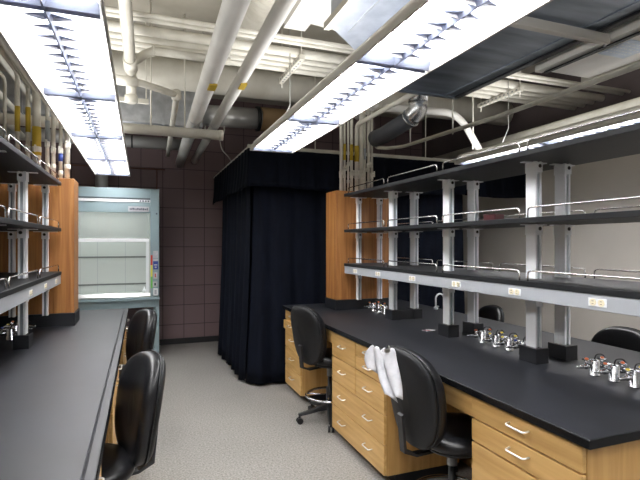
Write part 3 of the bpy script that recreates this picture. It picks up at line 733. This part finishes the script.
# pipes beyond the duct
pipe([(2.45, 4.55, 3.06), (3.33, 4.55, 3.09), (3.50, 4.55, 2.98), (3.80, 4.62, 2.66)], .040, 'white insulated pipe with a downward bend behind the silver elbow', 'pipe2', bend=.12, n=18)
pipe([(2.20, 4.50, 3.05), (2.34, 4.50, 3.07), (2.34, 5.0, 3.07)], .042, 'stub of white pipe turning away beside the silver elbow', 'pipe2', bend=.08, n=16)
pipe([(2.60, 5.02, 2.90), (2.60, 5.02, 2.73), (2.74, 5.02, 2.73), (2.86, 4.85, 2.725), (2.97, 3.4, 2.725), (2.93, .3, 2.725)], .020, 'thin straight cream pipe running below the boxed air unit', bend=.03)
pipe([(4.3, .2, 2.89), (4.3, 6.6, 2.89)], .054, 'cream pipe lying just above the light row beyond the shelves', n=18)
for i, (x, y, z0, w) in enumerate(((3.08, 4.2, 2.75, 'near the thin straight pipe'), (2.9, 4.75, 2.72, 'behind the silver elbow'), (3.5, 4.4, 2.66, 'above the far light row'), (.09, 4.9, 2.74, 'by the cream crossing pipe'), (.42, 5.05, 2.78, 'between the drain and the wide main'), (.62, 5.25, 2.9, 'between the two jacketed mains'))):
    o = MB().cyl((x, y, z0), (x, y, ZC), .0075, n=8).build('hanger_rod', 'pipe'); tag(o, f'thin cream hanger rod {w}', 'hanger', 'ceiling hanger rods')
o = MB().tube([(.95, 6.2, 2.95), (.98, 6.2, 2.80), (1.05, 6.2, 2.74), (1.12, 6.3, 2.682)], .006, 8, bend=.05).build('cable', 'cable'); tag(o, 'grey cable looping down to the curtain rail', 'cable')
o = MB().tube([(.86+.12*math.cos(a*PI/8), 6.0, 3.02+.12*math.sin(a*PI/8)) for a in range(-9, 2)], .008, 8).build('hose', 'cable'); tag(o, 'curved grey hose under the short silver duct', 'hose')
t = thing('conduit', 'rusty conduit along the back wall above the fume hood', 'conduit', (-1.0, 7.837, 2.75)); 
MB().tube([(-2, 0, 0), (1.35, 0, 0)], .012, 8).build('run', 'copper', t)
MB().tube([(1.23, -.005, 0), (1.23, -.005, -.33)], .008, 8).build('drop', 'copper', t)

# ------------------------------------------------------------------ riser pipes on the service boxes
def riser(x, y, r, ztop, yend, marks, label, group, zb=2.14):
    pts = [(x, y, zb), (x, y, ztop)] + ([(x, yend, ztop)] if yend is not None else [])
    t = thing('riser_pipe', label, 'pipe', (x, y, zb), 0, group); fx = shift((x, y, zb))
    MB().tube(pts, r, 12, bend=.07).build('run', 'pipe', t, fx=fx)
    for k, (z0, z1, c) in enumerate(marks): MB().cyl((x, y, z0), (x, y, z1), r+.0025, n=14).build('label_band', c, t, fx=fx)
    if r < .03:
        zk = zb + .04 + .055*((int(abs(x)*1000)) % 3)
        MB().lathe([(r+.001, zk), (r+.004, zk+.005), (r+.004, zk+.035), (r+.001, zk+.04)], (x, y, 0), n=12).build('coupling', 'pipe', t, fx=fx)
    zv = zb + .20 + .05*((int(abs(x)*100)) % 3)
    v = MB().cyl((x, y, zv), (x, y-.055, zv), .008, n=10).lathe([(r+.001, zv-.025), (r+.005, zv-.02), (r+.005, zv+.02), (r+.001, zv+.025)], (x, y, 0), n=12).build('valve', 'pipe', t, fx=fx)
    MB().box(x-.008, x+.008, y-.062, y-.0555, zv-.03, zv+.03).build('valve_handle', 'pipe', v, fx=fx)
nth = ['first', 'second', 'third', 'fourth', 'fifth', 'sixth', 'seventh', 'eighth', 'ninth']
GL = 'riser pipes on the oak box by the fume hood'
Y_ = 'yellow'
for i, (x, r, zt, m_) in enumerate(((-1.13, .02, 3.05, []), (-1.055, .014, 2.96, []), (-.965, .018, 3.02, [(2.53, 2.74, Y_)]), (-.888, .017, 2.93, [(2.53, 2.74, Y_)]), (-.825, .032, 2.90, [(2.34, 2.58, Y_)]),
                                    (-.745, .016, 2.78, [(2.46, 2.64, 'slot')]), (-.70, .017, 2.86, []), (-.645, .015, 2.72, [(2.30, 2.37, 'blue')]), (-.595, .022, 2.74, []))):
    riser(x, 4.60, r, zt, -1.0, m_, f'cream riser pipe on the oak box by the fume hood, {nth[i]} from the outer wall', GL)
for x, z, r, w, ye in ((-.93, 3.10, .034, 'closest to the light row', 6.2), (-1.24, 3.00, .026, 'second from the light row', 7.0), (-1.42, 2.97, .036, 'third from the light row', 7.0), (-1.58, 2.93, .026, 'outermost', 7.0), (-1.13, 3.19, .026, 'uppermost', 6.2)):
    pipe([(x, -2.6, z), (x, ye, z)], r, f'cream pipe running along above the empty worktop rack, {w}', group='pipes above the empty worktop rack', extras=[('hanger', MB().cyl((x, yy, z), (x, yy, ZC), .005, n=6), 'pipe') for yy in (1.5, 5.8)])
GR = 'riser pipes on the oak box by the curtain'
for i, (x, r, zt, ye, m_) in enumerate(((1.985, .018, 3.3, None, []), (2.024, .012, 3.2, None, [(2.48, 2.65, Y_)]), (2.065, .012, 3.3, None, []), (2.105, .017, 3.3, None, [(2.48, 2.65, Y_)]), (2.165, .023, 2.87, 3.45, [(2.47, 2.64, Y_)]),
                                        (2.222, .026, 3.3, None, []), (2.262, .012, 3.3, None, [(2.50, 2.62, 'slot')]), (2.305, .017, 3.3, None, []), (2.345, .014, 3.3, None, []))):
    riser(x, 4.63, r, zt, ye, m_, f'cream riser pipe on the oak box by the curtain, {nth[i]} from the aisle', GR)

# ------------------------------------------------------------------ camera and render settings
cam = bpy.data.cameras.new('camera'); co = bpy.data.objects.new('camera', cam); COL.objects.link(co)
co.location = (0, 0, 1.6); co.rotation_euler = (PI/2, 0, -math.atan(179/475))
cam.sensor_width = 36; cam.lens = 475/640*36; cam.shift_y = 3/640; cam.clip_start = .02
scene.camera = co
w = bpy.data.worlds.new('world'); scene.world = w; w.use_nodes = True
w.node_tree.nodes['Background'].inputs[0].default_value = (.5, .5, .5, 1); w.node_tree.nodes['Background'].inputs[1].default_value = .05
vs = scene.view_settings; vs.view_transform = 'Standard'; vs.look = 'None'; vs.gamma = 1; vs.exposure = 1.8
scene.cycles.max_bounces = 8; scene.cycles.diffuse_bounces = 5
